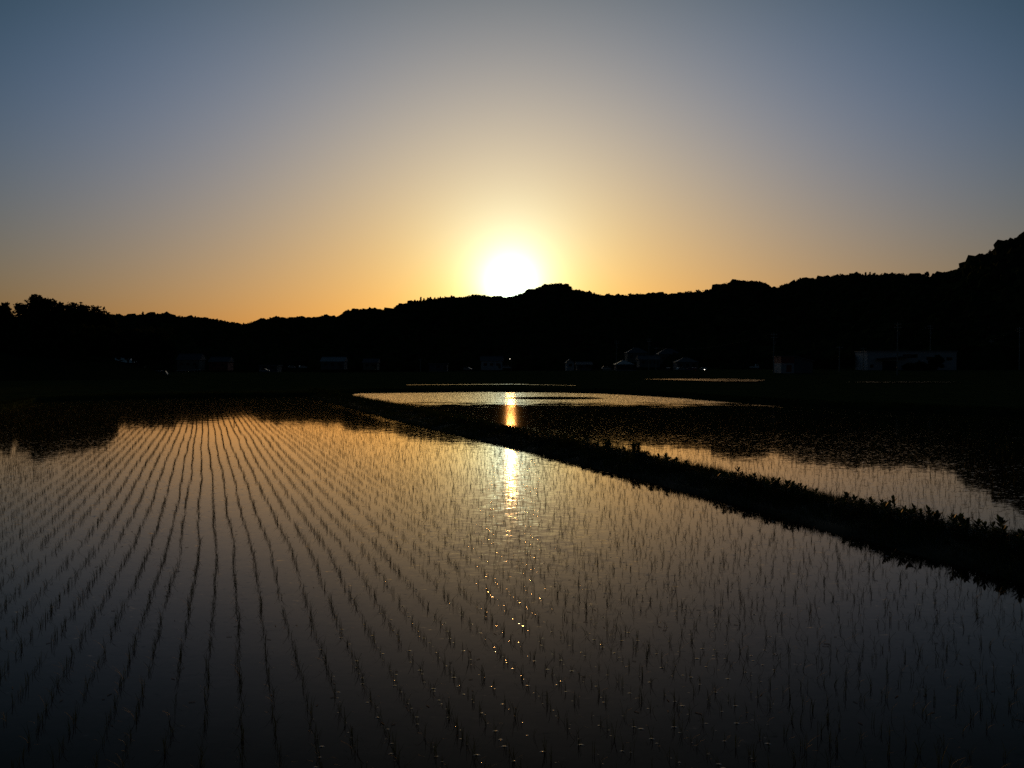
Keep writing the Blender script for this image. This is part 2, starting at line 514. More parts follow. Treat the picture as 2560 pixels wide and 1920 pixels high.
RIDGE = """-1400 800;-900 770;-500 800;-200 790;0 800;150 798;255 794;280 789;320 790;345 788;382 786;410 785;430 786;440 791;470 793;505 795;535 800;560 803;580 807;600 812;615 811;640 803;670 798;700 795;740 794;780 796;800 792;835 792;850 795;862 782;880 775;905 773;945 773;955 776;980 772;1000 763;1025 757;1045 754;1080 750;1100 746;1135 742;1155 745;1170 738;1185 737;1210 739;1245 741;1275 744;1300 736;1330 724;1355 714;1370 711;1400 709;1420 713;1427 723;1450 726;1475 732;1505 739;1535 738;1565 738;1590 737;1620 736;1650 735;1700 733;1740 729;1775 725;1800 712;1840 702;1865 702;1895 705;1905 707;1915 716;1927 722;1940 718;1955 716;1980 709;2000 698;2030 698;2060 692;2100 689;2130 689;2180 686;2215 689;2250 686;2300 691;2330 692;2343 696;2355 687;2385 679;2405 672;2420 661;2445 641;2470 638;2480 624;2500 619;2505 606;2540 601;2560 591;2640 570;2760 540;2900 520;3100 530;3500 600;3900 640"""
RP = np.array([tuple(map(float, s.split())) for s in RIDGE.split(';')])


def ridge_r(px): return np.interp(px, [-1400, 700, 1300, 1900, 2343, 2450, 2700, 3900], [1250, 1150, 1080, 980, 800, 640, 560, 520])
def foot_r(px): return np.interp(px, [-1400, 300, 1200, 1900, 2343, 3900], [560, 540, 480, 400, 340, 300])


def ridge_tan(px):
    d = ray(px, np.interp(px, RP[:, 0], RP[:, 1]))
    return d[2] / math.hypot(d[0], d[1])


def hill_z(px, r):
    R, Fr = float(ridge_r(px)), float(foot_r(px))
    H = 3.05 + ridge_tan(px) * R - 5.0
    if r <= R:
        t_ = max(0.0, (r - Fr) / (R - Fr))
        s = t_ ** 1.15
        spur = float(vnoise(px / 130.0 + t_ * 1.1, r / 260.0, 11)) * 0.16 + float(vnoise(px / 45.0, r / 90.0, 12)) * 0.06
        s = s * (1 + spur * (1 - t_) * 1.6) if t_ < 1 else s
        s = min(s, 0.985 * (r / R)) if t_ < 0.93 else s
        g = float(ground_z(px, min(r, 400)))
        return g * (1 - t_) + H * s - 0.8 * (1 - t_)
    t_ = (r - R) / (0.9 * R)
    return H * (1 - 0.75 * t_ ** 0.8) + float(vnoise(px / 90.0, r / 150.0, 13)) * 5 * min(1, t_ * 3) - 2 * t_


def build_hills():
    cols = np.arange(-1400, 3901, 12.0)
    ts = np.concatenate([np.linspace(0, 1, 30), 1 + np.linspace(0.04, 0.9, 8)])
    V = []
    for px in cols:
        d = ray(px, 920); n = math.hypot(d[0], d[1]); ux, uy = d[0] / n, d[1] / n
        R, Fr = float(ridge_r(px)), float(foot_r(px)) - 25
        for t_ in ts:
            r = Fr + (R - Fr) * t_ if t_ <= 1 else R * t_
            V.append((ux * r, uy * r, hill_z(px, r)))
    n, m_ = len(cols), len(ts)
    q = [(i * m_ + j, (i + 1) * m_ + j, (i + 1) * m_ + j + 1, i * m_ + j + 1) for i in range(n - 1) for j in range(m_ - 1)]
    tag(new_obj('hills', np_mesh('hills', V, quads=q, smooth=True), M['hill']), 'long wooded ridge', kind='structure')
    # the forest on them: crowns merged into one mass
    bm = bmesh.new(); bmesh.ops.create_icosphere(bm, subdivisions=2, radius=1.0)
    base = np.array([v.co[:] for v in bm.verts]); faces = np.array([[v.index for v in f.verts] for f in bm.faces]); bm.free()
    var = []
    for k in range(10):
        r_ = 1 + 0.22 * RNG.standard_normal(len(base)).clip(-1.5, 1.8)
        b = base * r_[:, None]
        b[:, 2] *= 0.85
        var.append(b)
    Vs, Fs, off = [], [], 0
    count = 0

    def crown(x, y, z, rad, hs=1.0):
        nonlocal off, count
        b = var[count % 10]; count += 1
        a = random.random() * 6.28; c, s = math.cos(a), math.sin(a)
        v = np.empty_like(b)
        v[:, 0] = (b[:, 0] * c - b[:, 1] * s) * rad + x
        v[:, 1] = (b[:, 0] * s + b[:, 1] * c) * rad + y
        v[:, 2] = b[:, 2] * rad * hs + z
        Vs.append(v); Fs.append(faces + off); off += len(b)
    for _ in range(7500):
        px = random.uniform(-500, 3100)
        R, Fr = float(ridge_r(px)), float(foot_r(px))
        u = random.random() ** 0.75
        r = Fr + (R - Fr) * u * 0.985
        d = ray(px, 920); n_ = math.hypot(d[0], d[1])
        rad = random.uniform(3.5, 7.5)
        crown(d[0] / n_ * r, d[1] / n_ * r, hill_z(px, r) + rad * 0.25, rad)
    # skyline crowns: their tops follow the photographed ridge line
    px = -600.0; fz, fr = [], []
    while px < 3300:
        R = float(ridge_r(px)) * random.uniform(0.985, 1.01)
        d = ray(px, 920); n_ = math.hypot(d[0], d[1])
        rad = random.choice((1.6, 2.2, 2.8, 3.4, 4.2, 5.4))
        rad *= min(1.0, R / 950.0)
        top = 3.05 + ridge_tan(px) * R + random.uniform(-1.6, 0.5) * min(1.0, R / 950.0)
        crown(d[0] / n_ * R, d[1] / n_ * R, top - rad * 0.85, rad)
        if random.random() < 0.85: fz.append((d[0] / n_ * R, d[1] / n_ * R, top - rad * 0.7)); fr.append(rad * 1.14)
        px += rad * F / R * random.uniform(0.45, 0.85)
    fv, fq = leaf_cloud(fz, fr, 150, 0.6, 0.95)
    me = np_mesh('forest', np.concatenate(Vs + [fv]), tris=np.concatenate(Fs), quads=fq + off, smooth=False)
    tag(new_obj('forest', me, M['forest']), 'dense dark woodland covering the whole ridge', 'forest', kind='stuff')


build_hills()


# ------------------------------------------------------------------ trees
def make_tree(name, label, base, H, W, group=None, style='broad', leaf=0.5, clumps=60, per=60, lean=0.0, cat='tree'):
    t = tag(empty(name, base), label, cat, group)
    mb = MB()
    tr = max(0.12, H * 0.022)
    seg = 5; p = Vector((0, 0, -0.4)); pts = [p]
    top = H * (0.9 if style == 'cone' else 0.62)
    for i in range(1, seg + 1):
        p = Vector((lean * H * i / seg + random.uniform(-1, 1) * H * 0.012, random.uniform(-1, 1) * H * 0.012, top * i / seg)); pts.append(p)
    for i in range(seg): mb.tube(pts[i], pts[i + 1], tr * (1 - 0.16 * i), tr * (1 - 0.16 * (i + 1)), 8, cap=(i in (0, seg - 1)))
    cs, rs = [], []
    if style == 'cone':
        for k in range(clumps):
            u = (k + 0.5) / clumps
            z = H * (0.18 + 0.80 * u); rmax = W / 2 * (1.02 - u) ** 0.8
            a = k * 2.4 + random.random()
            rr = rmax * random.uniform(0.3, 0.85)
            cs.append((math.cos(a) * rr + lean * z, math.sin(a) * rr, z)); rs.append(max(0.12 * W, rmax * 0.5))
    else:
        k = 0
        while k < clumps:
            x, y, z = random.uniform(-1, 1), random.uniform(-1, 1), random.uniform(-1, 1)
            q = x * x + y * y + z * z
            if q > 1 or q < 0.12: continue
            lump = 1 + 0.22 * math.sin(3 * math.atan2(y, x) + H) + 0.12 * math.sin(5 * z + W)
            c = Vector((x * W / 2 * 0.82 * lump + lean * H * 0.8, y * W / 2 * 0.82 * lump, H * 0.62 + z * H * 0.31 * lump))
            cs.append(tuple(c)); rs.append(random.uniform(0.08, 0.18) * W)
            if k % 5 == 0:
                st = pts[min(seg, 2 + (k // 5) % 4)]
                midp = st.lerp(c, 0.5) + Vector((0, 0, -0.03 * H))
                mb.tube(st, midp, tr * 0.45, tr * 0.28, 6, cap=False); mb.tube(midp, c, tr * 0.28, tr * 0.08, 6)
            k += 1
    mb.build('trunk', M['bark'], t, smooth=True)
    V, q = leaf_cloud(cs, rs, per, leaf)
    ax = lean * H * 0.8
    hw = np.percentile(np.abs(V[:, 0] - ax), 99.3); zt = np.percentile(V[:, 2], 99.7); z0 = H * 0.2
    V[:, 0] = ax + (V[:, 0] - ax) * (W / 2) / hw; V[:, 1] *= (W / 2) / hw
    V[:, 2] = z0 + (V[:, 2] - z0) * (H - z0) / (zt - z0)
    new_obj('crown', np_mesh('crown', V, quads=q), M['leaf'], t)
    return t


def tree_px(name, label, px, top, Y, wpx, zbase=None, **kw):
    x, y, zt = at(px, top, Y)
    if zbase is None: zbase = 0.3
    W = wpx / F * Y
    make_tree(name, label, (x, y, zbase), zt - zbase, W, **kw)


# wooded knoll on the left, in front of the ridge
def knoll():
    V = []; n, m_ = 60, 24
    for i in range(n):
        for j in range(m_):
            px = -900 + i * (1330 / (n - 1)); r = 205 + j * (160 / (m_ - 1))
            d = ray(px, 920); k = math.hypot(d[0], d[1])
            e1 = np.clip((430 - px) / 260, 0, 1) * np.clip((px + 900) / 200, 0, 1)
            u = (r - 205) / 160
            z = 0.1 + 9.0 * float(e1) ** 0.8 * math.sin(math.pi * min(1, u * 1.05)) ** 1.2 + 0.4 * float(vnoise(px / 30, r / 9, 21)) * float(e1)
            V.append((d[0] / k * r, d[1] / k * r, z))
    q = [(i * m_ + j, (i + 1) * m_ + j, (i + 1) * m_ + j + 1, i * m_ + j + 1) for i in range(n - 1) for j in range(m_ - 1)]
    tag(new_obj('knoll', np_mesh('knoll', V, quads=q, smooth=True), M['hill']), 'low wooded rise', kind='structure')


knoll()
BIG = [('tall spreading tree, highest of the dark trees on the left skyline', 94, 741, 238, 94, 6.5),
       ('bushy tree cut off by the left edge of the photo', 8, 760, 236, 66, 6.0),
       ('round topped tree just right of the highest tree on the left', 158, 759, 240, 84, 6.5),
       ('broad tree in the left group whose right side slopes to the ridge', 214, 765, 242, 112, 6.5),
       ('low end tree of the left group where the ridge line begins', 256, 788, 244, 60, 6.0),
       ('wide low tree filling the gap below the two leftmost tree tops', 56, 797, 232, 120, 5.0)]
for i, (lab, px, top, Y, w, zb) in enumerate(BIG):
    tree_px('broadleaf_tree', lab, px, top, Y, w, zbase=zb, group='tall trees on the left knoll', leaf=0.42, clumps=120, per=60)
MIDT = [(20, 815, 226, 80), (85, 808, 224, 90), (140, 806, 222, 80), (195, 812, 220, 90), (250, 815, 222, 80), (60, 850, 214, 70), (120, 848, 214, 80),
        (180, 850, 213, 80), (235, 856, 236, 80), (0, 850, 214, 60), (285, 835, 246, 70)]
for i, (px, top, Y, w) in enumerate(MIDT):
    tree_px('knoll_tree', 'dark round tree in the black mass under the tall left trees', px, top, Y, w, zbase=2.5 if top < 840 else 0.5,
            group='dark trees below the tall left trees', leaf=0.55, clumps=45, per=45)
tree_px('broadleaf_tree', 'large domed tree standing alone right of the left group, above the van', 352, 822, 250, 150, zbase=0.5, group='lone trees in front of the ridge', leaf=0.55, clumps=90, per=60)
tree_px('broadleaf_tree', 'smaller tree leaning against the right side of the domed tree', 412, 858, 252, 50, zbase=0.4, group='lone trees in front of the ridge', leaf=0.5, clumps=40, per=50)
for k, px in enumerate((-60, -150, -260, -380)):
    tree_px('knoll_tree', 'dark round tree in the black mass under the tall left trees', px, 770 + 12 * (k % 2), 238, 110, zbase=5.0,
            group='dark trees below the tall left trees', leaf=0.6, clumps=45, per=40)

# single trees that break the skyline
SKY = [(357, 779, 11, 'cone'), (382, 783, 9, 'broad'), (488, 790, 8, 'cone'), (543, 796, 9, 'cone'), (562, 801, 8, 'cone'), (586, 805, 7, 'cone'), (609, 807, 8, 'cone'),
       (660, 796, 10, 'cone'), (675, 793, 10, 'cone'), (810, 787, 14, 'broad'), (836, 789, 9, 'cone'), (870, 774, 14, 'broad'),
       (999, 758, 9, 'broad'), (1037, 749, 11, 'cone'), (1044, 751, 8, 'cone'),
       (1052, 742, 9, 'cone'), (1060, 745, 9, 'cone'), (1069, 744, 10, 'broad'), (1076, 742, 10, 'cone'), (1087, 743, 8, 'cone'), (1095, 743, 8, 'cone'), (1101, 741, 8, 'cone'),
       (1114, 741, 9, 'broad'), (1128, 738, 12, 'broad'), (1485, 731, 7, 'cone'), (1521, 733, 16, 'broad'), (1545, 734, 11, 'broad'), (1575, 733, 12, 'broad'),
       (1716, 728, 14, 'broad'), (1745, 724, 13, 'broad'), (1890, 702, 8, 'cone'), (1899, 703, 8, 'cone'), (1919, 713, 10, 'broad'), (1954, 712, 10, 'broad'),
       (2001, 694, 10, 'broad'), (2022, 695, 10, 'broad'), (2045, 695, 8, 'broad'), (2104, 684, 10, 'broad'), (2125, 683, 8, 'cone'), (2143, 680, 9, 'broad'), (2164, 680, 8, 'cone'),
       (2175, 680, 8, 'cone'), (2185, 682, 10, 'broad'), (2246, 683, 14, 'broad'), (2316, 679, 16, 'broad'), (2333, 683, 11, 'broad'), (2361, 683, 12, 'broad'), (2474, 627, 12, 'broad'), (2503, 602, 13, 'broad')]
LABSKY = {2316: 'biggest loose crowned tree beside the notch in the right skyline', 2333: 'small open tree right at the notch in the right skyline',
          357: 'pointed tree poking up from the left ridge', 1521: 'wide low tree on the saddle right of the knob', 2503: 'round tree standing on the step of the steep right hill',
          2474: 'bushy tree on the lower step of the steep right hill', 1128: 'widest tree of the skyline row left of the sun', 999: 'tree standing alone before the skyline row left of the sun',
          870: 'round tree at the start of the first long rise of the ridge', 810: 'low round tree in the dip left of the first long rise', 2246: 'broad flat tree between two humps of the right skyline'}
for px, top, w, st in SKY:
    R = float(ridge_r(px)) * 0.99
    d = ray(px, top); n_ = math.hypot(d[0], d[1]); x, y = d[0] / n_ * R, d[1] / n_ * R
    zt = 3.05 + d[2] / n_ * R
    H = 11.0 if st == 'broad' else 13.0
    lab = LABSKY.get(px)
    if lab is None:
        lab = 'slim pointed conifer in the row on the skyline left of the sun' if 1030 < px < 1110 else (
            'slim pointed tree among the small ones along the ridge top' if st == 'cone' else 'small rounded tree among the many along the ridge top')
        grp = 'conifers in the row left of the sun' if 1030 < px < 1110 else ('pointed trees along the ridge top' if st == 'cone' else 'small round trees along the ridge top')
    else:
        grp = 'trees standing out on the skyline'
    make_tree('skyline_conifer' if st == 'cone' else 'skyline_tree', lab, (x, y, zt - H), H, w / F * R, grp, st, leaf=0.75, clumps=22, per=22)

# ------------------------------------------------------------------ rice
def bend(y):
    """sideways drift of the planted rows with depth"""
    return np.where(y < 14, -0.343 * y, -0.343 * 14 - 0.372 * (y - 14))


def blade_arrays(n_blades, seg, hmin, hmax, width, spread, rng):
    """one clump: list of blades as ribbons, returns V (n,3), quads, tris"""
    V, q, t = [], [], []
    for b in range(n_blades):
        h = rng.uniform(hmin, hmax); a = rng.uniform(0, 2 * math.pi); s = rng.uniform(0.15, 1.0) * spread
        bendy = rng.uniform(0.2, 1.0)
        droop = rng.random() < 0.28
        if droop: bendy = 1.1; s = rng.uniform(0.7, 0.95)
        dx, dy = math.cos(a), math.sin(a); wx, wy = -dy, dx
        ox, oy = rng.uniform(-0.012, 0.012, 2)
        base = len(V)
        for k in range(seg):
            u = k / seg
            out = s * h * (0.25 * u + bendy * u * u)
            z = h * (u - 0.22 * bendy * s * u * u) - 0.01 * (k == 0)
            w = width * (0.75 + 0.5 * u - 0.9 * u * u)
            V += [(ox + dx * out - wx * w, oy + dy * out - wy * w, z), (ox + dx * out + wx * w, oy + dy * out + wy * w, z)]
        out = s * h * (0.25 + bendy); V.append((ox + dx * out, oy + dy * out, h * (0.45 if droop else 1 - 0.22 * bendy * s)))
        for k in range(seg - 1):
            i = base + 2 * k; q.append((i, i + 1, i + 3, i + 2))
        i = base + 2 * (seg - 1); t.append((i, i + 1, i + 2))
    return np.array(V), q, t


def clump_variants(n, seg, nb, w, seed, hs=(0.10, 0.19)):
    rng = np.random.default_rng(seed)
    return [blade_arrays(int(rng.integers(nb[0], nb[1] + 1)), seg, hs[0], hs[1], w, 0.75, rng) for _ in range(n)]


def merge_clumps(P, variants, rng):
    Vs, Qs, Ts, off = [], [], [], 0
    k = rng.integers(0, len(variants), len(P)); ang = rng.uniform(0, 2 * math.pi, len(P)); sc = rng.uniform(0.7, 1.25, len(P))
    for vi, (v, q, t) in enumerate(variants):
        idx = np.nonzero(k == vi)[0]
        if not len(idx): continue
        c, s = np.cos(ang[idx])[:, None], np.sin(ang[idx])[:, None]; z = sc[idx][:, None]
        W = np.empty((len(idx), len(v), 3))
        W[:, :, 0] = (v[None, :, 0] * c - v[None, :, 1] * s) * z + P[idx, 0:1]
        W[:, :, 1] = (v[None, :, 0] * s + v[None, :, 1] * c) * z + P[idx, 1:2]
        W[:, :, 2] = v[None, :, 2] * z
        o = off + np.arange(len(idx))[:, None, None] * len(v)
        Vs.append(W.reshape(-1, 3)); Qs.append((np.array(q)[None] + o).reshape(-1, 4)); Ts.append((np.array(t)[None] + o).reshape(-1, 3))
        off += len(idx) * len(v)
    return np.concatenate(Vs), np.concatenate(Qs), np.concatenate(Ts)


def proj(P):
    """photo pixel x and y of points at z=0"""
    y = P[:, 1]; dz = -CAM[2]
    yc = y * CT + dz * ST; zc = -y * ST + dz * CT
    return 1280 + F * P[:, 0] / yc, 960 - F * zc / yc


def plant_left():
    ys, xs = [], []
    rng = np.random.default_rng(3)
    ks = np.arange(-330, 75)
    for k in ks:
        u0 = k * 0.30 + 1.02
        yy = np.arange(4.5, 92, 0.14) + rng.uniform(-0.05, 0.05)
        yy = yy + rng.normal(0, 0.018, len(yy))
        band = k // 6
        wob = 0.045 * vnoise(yy * 0.22, np.full(len(yy), band * 3.3), 31) + 0.018 * vnoise(yy * 0.7, np.full(len(yy), float(k)), 32)
        wob = wob + 0.05 * math.sin(band * 2.1)
        loose = 1 + 2.2 * np.clip((k - 4) / 30.0, 0, 1)
        yy = yy + rng.normal(0, 0.02, len(yy)) * loose
        xx = u0 + bend(yy) + wob + rng.normal(0, 0.010, len(yy)) * loose
        keep = rng.random(len(yy)) > 0.08 + 0.16 * (loose - 1) / 2.2 + 0.34 * np.clip(vnoise(xx * 0.6, yy * 0.6, 33) - 0.35, 0, 1)
        keep &= xx < lbase(yy) - 0.30
        xs.append(xx[keep]); ys.append(yy[keep])
    P = np.stack([np.concatenate(xs), np.concatenate(ys)], 1)
    px, py = proj(P)
    keep = (px > -420) & (py < 2150) & (py > border(px) + 1.0)
    return P[keep]


def plant_right():
    rng = np.random.default_rng(4)
    xs, ys = [], []
    for k in range(0, 330):
        yy = np.arange(5, 106, 0.21) + rng.uniform(-0.1, 0.1)
        xx = 12.9 + k * 0.30 + bend(yy) + 0.03 * rng.standard_normal(len(yy)) + 0.05 * vnoise(yy * 0.2, np.full(len(yy), k // 6 * 2.0), 41)
        keep = (xx > rbase(yy) + 0.25) & (rng.random(len(yy)) > 0.22)
        xs.append(xx[keep]); ys.append(yy[keep])
    P = np.stack([np.concatenate(xs), np.concatenate(ys)], 1)
    px, py = proj(P)
    keep = (px < 3000) & (py > border(px) + 1.0)
    return P[keep]


def build_rice():
    rng = np.random.default_rng(5)
    P = plant_left()
    px, py = proj(P)
    near_in = (px > 4) & (px < 2556) & (py < 1912)
    order = np.argsort(-(py - 0.0) + np.where(near_in, 0, 1e6))
    ind = order[:300]
    rest = np.ones(len(P), bool); rest[ind] = False
    fine = clump_variants(28, 4, (3, 7), 0.0021, 11, (0.06, 0.15))
    # the nearest 300, each a thing of its own
    meshes = []
    for i, (v, q, t) in enumerate(fine[:14]):
        me = np_mesh('rice_seedling', v, tris=t, quads=q); me.materials.append(M['rice']); meshes.append(me)
    proto = None
    for j, i in enumerate(ind):
        if proto is None:
            o = bpy.data.objects.new('rice_seedling', meshes[0]); proto = o
            tag(o, 'thin green rice seedling in the rows nearest the camera, rising from dark water', 'rice seedling', 'rice seedlings in the rows nearest the camera')
        else:
            o = proto.copy(); o.data = meshes[j % len(meshes)]
        COL.objects.link(o)
        o.location = (P[i, 0], P[i, 1], 0); o.rotation_euler = (0, 0, rng.uniform(0, 6.28)); s = rng.uniform(0.75, 1.25); o.scale = (s, s, s)
    Q = P[rest]; d = Q[:, 1]
    parts = []
    a = Q[d < 30]; parts.append(merge_clumps(a, fine, rng))
    b = Q[d >= 30]
    parts.append(merge_clumps(b, clump_variants(16, 2, (3, 5), 0.0027, 12, (0.07, 0.155)), rng))
    off = 0; Vs, Qs, Ts = [], [], []
    for v, q, t in parts:
        Vs.append(v); Qs.append(q + off); Ts.append(t + off); off += len(v)
    me = np_mesh('rice_seedlings', np.concatenate(Vs), tris=np.concatenate(Ts), quads=np.concatenate(Qs))
    tag(new_obj('rice_seedlings', me, M['rice']), 'long rows of young rice running away across the flooded paddy', 'rice', kind='stuff')
    R = plant_right()
    v, q, t = merge_clumps(R, clump_variants(16, 2, (2, 4), 0.003, 13), rng)
    tag(new_obj('rice_seedlings', np_mesh('rice_seedlings', v, tris=t, quads=q), M['rice']), 'sparse young rice in the dark paddy beyond the levee', 'rice', kind='stuff')
    # raised rings of water round the stems
    sel = (py > 1150) & (px > 780) & (px < 1950) & (rng.random(len(P)) < 0.95)
    S = P[sel]; n = len(S)
    prof = [(0.002, 0.0030), (0.005, 0.0017), (0.010, 0.0007), (0.020, 0.0002), (0.026, -0.0008)]
    K = 10
    a_ = np.arange(K) * 2 * math.pi / K
    ring = np.concatenate([np.stack([np.cos(a_) * r_, np.sin(a_) * r_, np.full(K, z)], 1) for r_, z in prof])
    sc = (0.35 + 0.8 * rng.random(n) ** 1.5)[:, None, None]
    W = ring[None] * sc
    W[:, :, 0] *= rng.uniform(0.8, 1.5, n)[:, None]
    S = S + rng.normal(0, 0.02, S.shape)
    W[:, :, 0] += S[:, 0:1]; W[:, :, 1] += S[:, 1:2]
    f = np.array([(j * K + i, j * K + (i + 1) % K, (j + 1) * K + (i + 1) % K, (j + 1) * K + i) for j in range(len(prof) - 1) for i in range(K)])
    Fq = (f[None] + np.arange(n)[:, None, None] * len(ring)).reshape(-1, 4)
    me = np_mesh('water_rings', W.reshape(-1, 3), quads=Fq[:, ::-1], smooth=True)
    tag(new_obj('water_rings', me, M['ring']), 'tiny raised rings of water round the seedling stems', 'water', kind='stuff')
    print('clumps', len(P), 'right', len(R), 'rings', n)


build_rice()


# ------------------------------------------------------------------ levee plants
def levee_z(x, y):
    l, c, r_ = lbase(y), crest(y), rbase(y)
    u = np.where(x < c, (x - l) / (c - l), 1 + (x - c) / (r_ - c))
    return np.interp(u, [0, 0.12, 0.3, 0.6, 0.85, 1.0, 1.25, 1.5, 1.75, 1.95], [-0.08, 0.0, 0.09, 0.17, 0.22, 0.235, 0.23, 0.17, 0.06, -0.02])


def blades(P, h, w, rng, lean=0.5):
    """grass blades: bent triangles pairs"""
    n = len(P)
    a = rng.uniform(0, 2 * math.pi, n); s = rng.uniform(0.1, 1.0, n) * lean
    dx, dy = np.cos(a), np.sin(a); hh = h * rng.uniform(0.5, 1.3, n); ww = w * rng.uniform(0.7, 1.3, n)
    V = np.empty((n, 5, 3))
    for k, (u, wf) in enumerate(((0, 1.0), (0.55, 0.8))):
        ox, oy = dx * s * hh * u * u, dy * s * hh * u * u
        V[:, 2 * k] = np.stack([P[:, 0] + ox - dy * ww * wf, P[:, 1] + oy + dx * ww * wf, P[:, 2] + hh * u - 0.02 * (k == 0)], 1)
        V[:, 2 * k + 1] = np.stack([P[:, 0] + ox + dy * ww * wf, P[:, 1] + oy - dx * ww * wf, P[:, 2] + hh * u - 0.02 * (k == 0)], 1)
    V[:, 4] = np.stack([P[:, 0] + dx * s * hh, P[:, 1] + dy * s * hh, P[:, 2] + hh * (1 - 0.25 * s)], 1)
    o = np.arange(n)[:, None] * 5
    return V.reshape(-1, 3), o + np.array([[0, 1, 3, 2]]), o + np.array([[2, 3, 4]])


def build_grass():
    rng = np.random.default_rng(8)
    parts = []
    for y0, y1, n, h, w in ((6, 22, 26000, 0.17, 0.004), (22, 45, 30000, 0.20, 0.006), (45, 104, 30000, 0.24, 0.011)):
        y = rng.uniform(y0, y1, n)
        u = rng.random(n)
        x = lbase(y) + 0.03 + (rbase(y) - lbase(y) - 0.1) * u
        tall = (1 + 0.5 * vnoise(x * 1.5, y * 1.5, 51)) * (0.75 + 0.75 * np.exp(-((x - crest(y)) / 0.6) ** 2))
        P = np.stack([x, y, levee_z(x, y)], 1)
        parts.append(blades(P, h * tall, np.full(n, w), rng, 0.8))
    # rough edge of the far banks
    n = 34000
    px = rng.uniform(-700, 3200, n); bx = np.array([hit(a, border(a)) for a in px])
    r0 = np.hypot(bx[:, 0], bx[:, 1]); off = rng.uniform(0.25, 3.0, n); r_ = r0 + off
    z = np.where(off < 1.1, -0.12 + 0.45 * off / 1.1, 0.36)
    P = np.stack([bx[:, 0] / r0 * r_, bx[:, 1] / r0 * r_, z], 1)
    parts.append(blades(P, 0.20 * (1 + 0.5 * vnoise(px / 30, off, 52)), np.full(n, 0.015), rng, 0.7))
    off_, Vs, Qs, Ts = 0, [], [], []
    for v, q, t in parts:
        Vs.append(v); Qs.append(q + off_); Ts.append(t + off_); off_ += len(v)
    me = np_mesh('grass', np.concatenate(Vs), tris=np.concatenate(Ts), quads=np.concatenate(Qs))
    tag(new_obj('grass', me, M['grass']), 'rough grass on the levee and along the far banks', 'grass', kind='stuff')


build_grass()


def weed_meshes(seed, H, stems=1):
    """upright weed with long narrow leaves set spirally on the stem"""
    rng = np.random.default_rng(seed)
    sm = MB(); V, q, t = [], [], []
    for s_ in range(stems):
        ang = rng.uniform(0, 6.28); rad = 0.0 if stems == 1 else rng.uniform(0.03, 0.13)
        bx, by = math.cos(ang) * rad, math.sin(ang) * rad
        h = H * rng.uniform(0.75, 1.0); lx, ly = bx * 0.8 + rng.normal(0, 0.02), by * 0.8 + rng.normal(0, 0.02)
        top = Vector((bx + lx, by + ly, h))
        sm.tube((bx, by, -0.05), top, 0.004, 0.002, 5)
        n = int(34 * h / 0.4)
        for k in range(n):
            u = 0.2 + 0.8 * (k + rng.random() * 0.6) / n
            u = min(u, 1.0)
            p = Vector((bx, by, 0)).lerp(top, u)
            a = k * 2.4 + rng.normal(0, 0.25)
            L = (0.095 + 0.05 * math.sin(u * 2.6)) * rng.uniform(0.75, 1.2) * (0.72 if u > 0.93 else 1)
            up = math.radians(18 + 52 * max(0, u - 0.3) / 0.7 + rng.normal(0, 7))
            w = L * 0.125
            d = Vector((math.cos(a) * math.cos(up), math.sin(a) * math.cos(up), math.sin(up)))
            side = Vector((-math.sin(a), math.cos(a), 0))
            b = len(V)
            m1 = p + d * L * 0.35; m2 = p + d * L * 0.7 + Vector((0, 0, -L * 0.04)); tip = p + d * L + Vector((0, 0, -L * 0.16))
            V += [tuple(p), tuple(m1 - side * w), tuple(m1 + side * w), tuple(m2 - side * w * 0.8), tuple(m2 + side * w * 0.8), tuple(tip)]
            t += [(b, b + 1, b + 2), (b + 3, b + 5, b + 4)]; q.append((b + 1, b + 3, b + 4, b + 2))
    return sm, np_mesh('leaves', V, tris=t, quads=q)


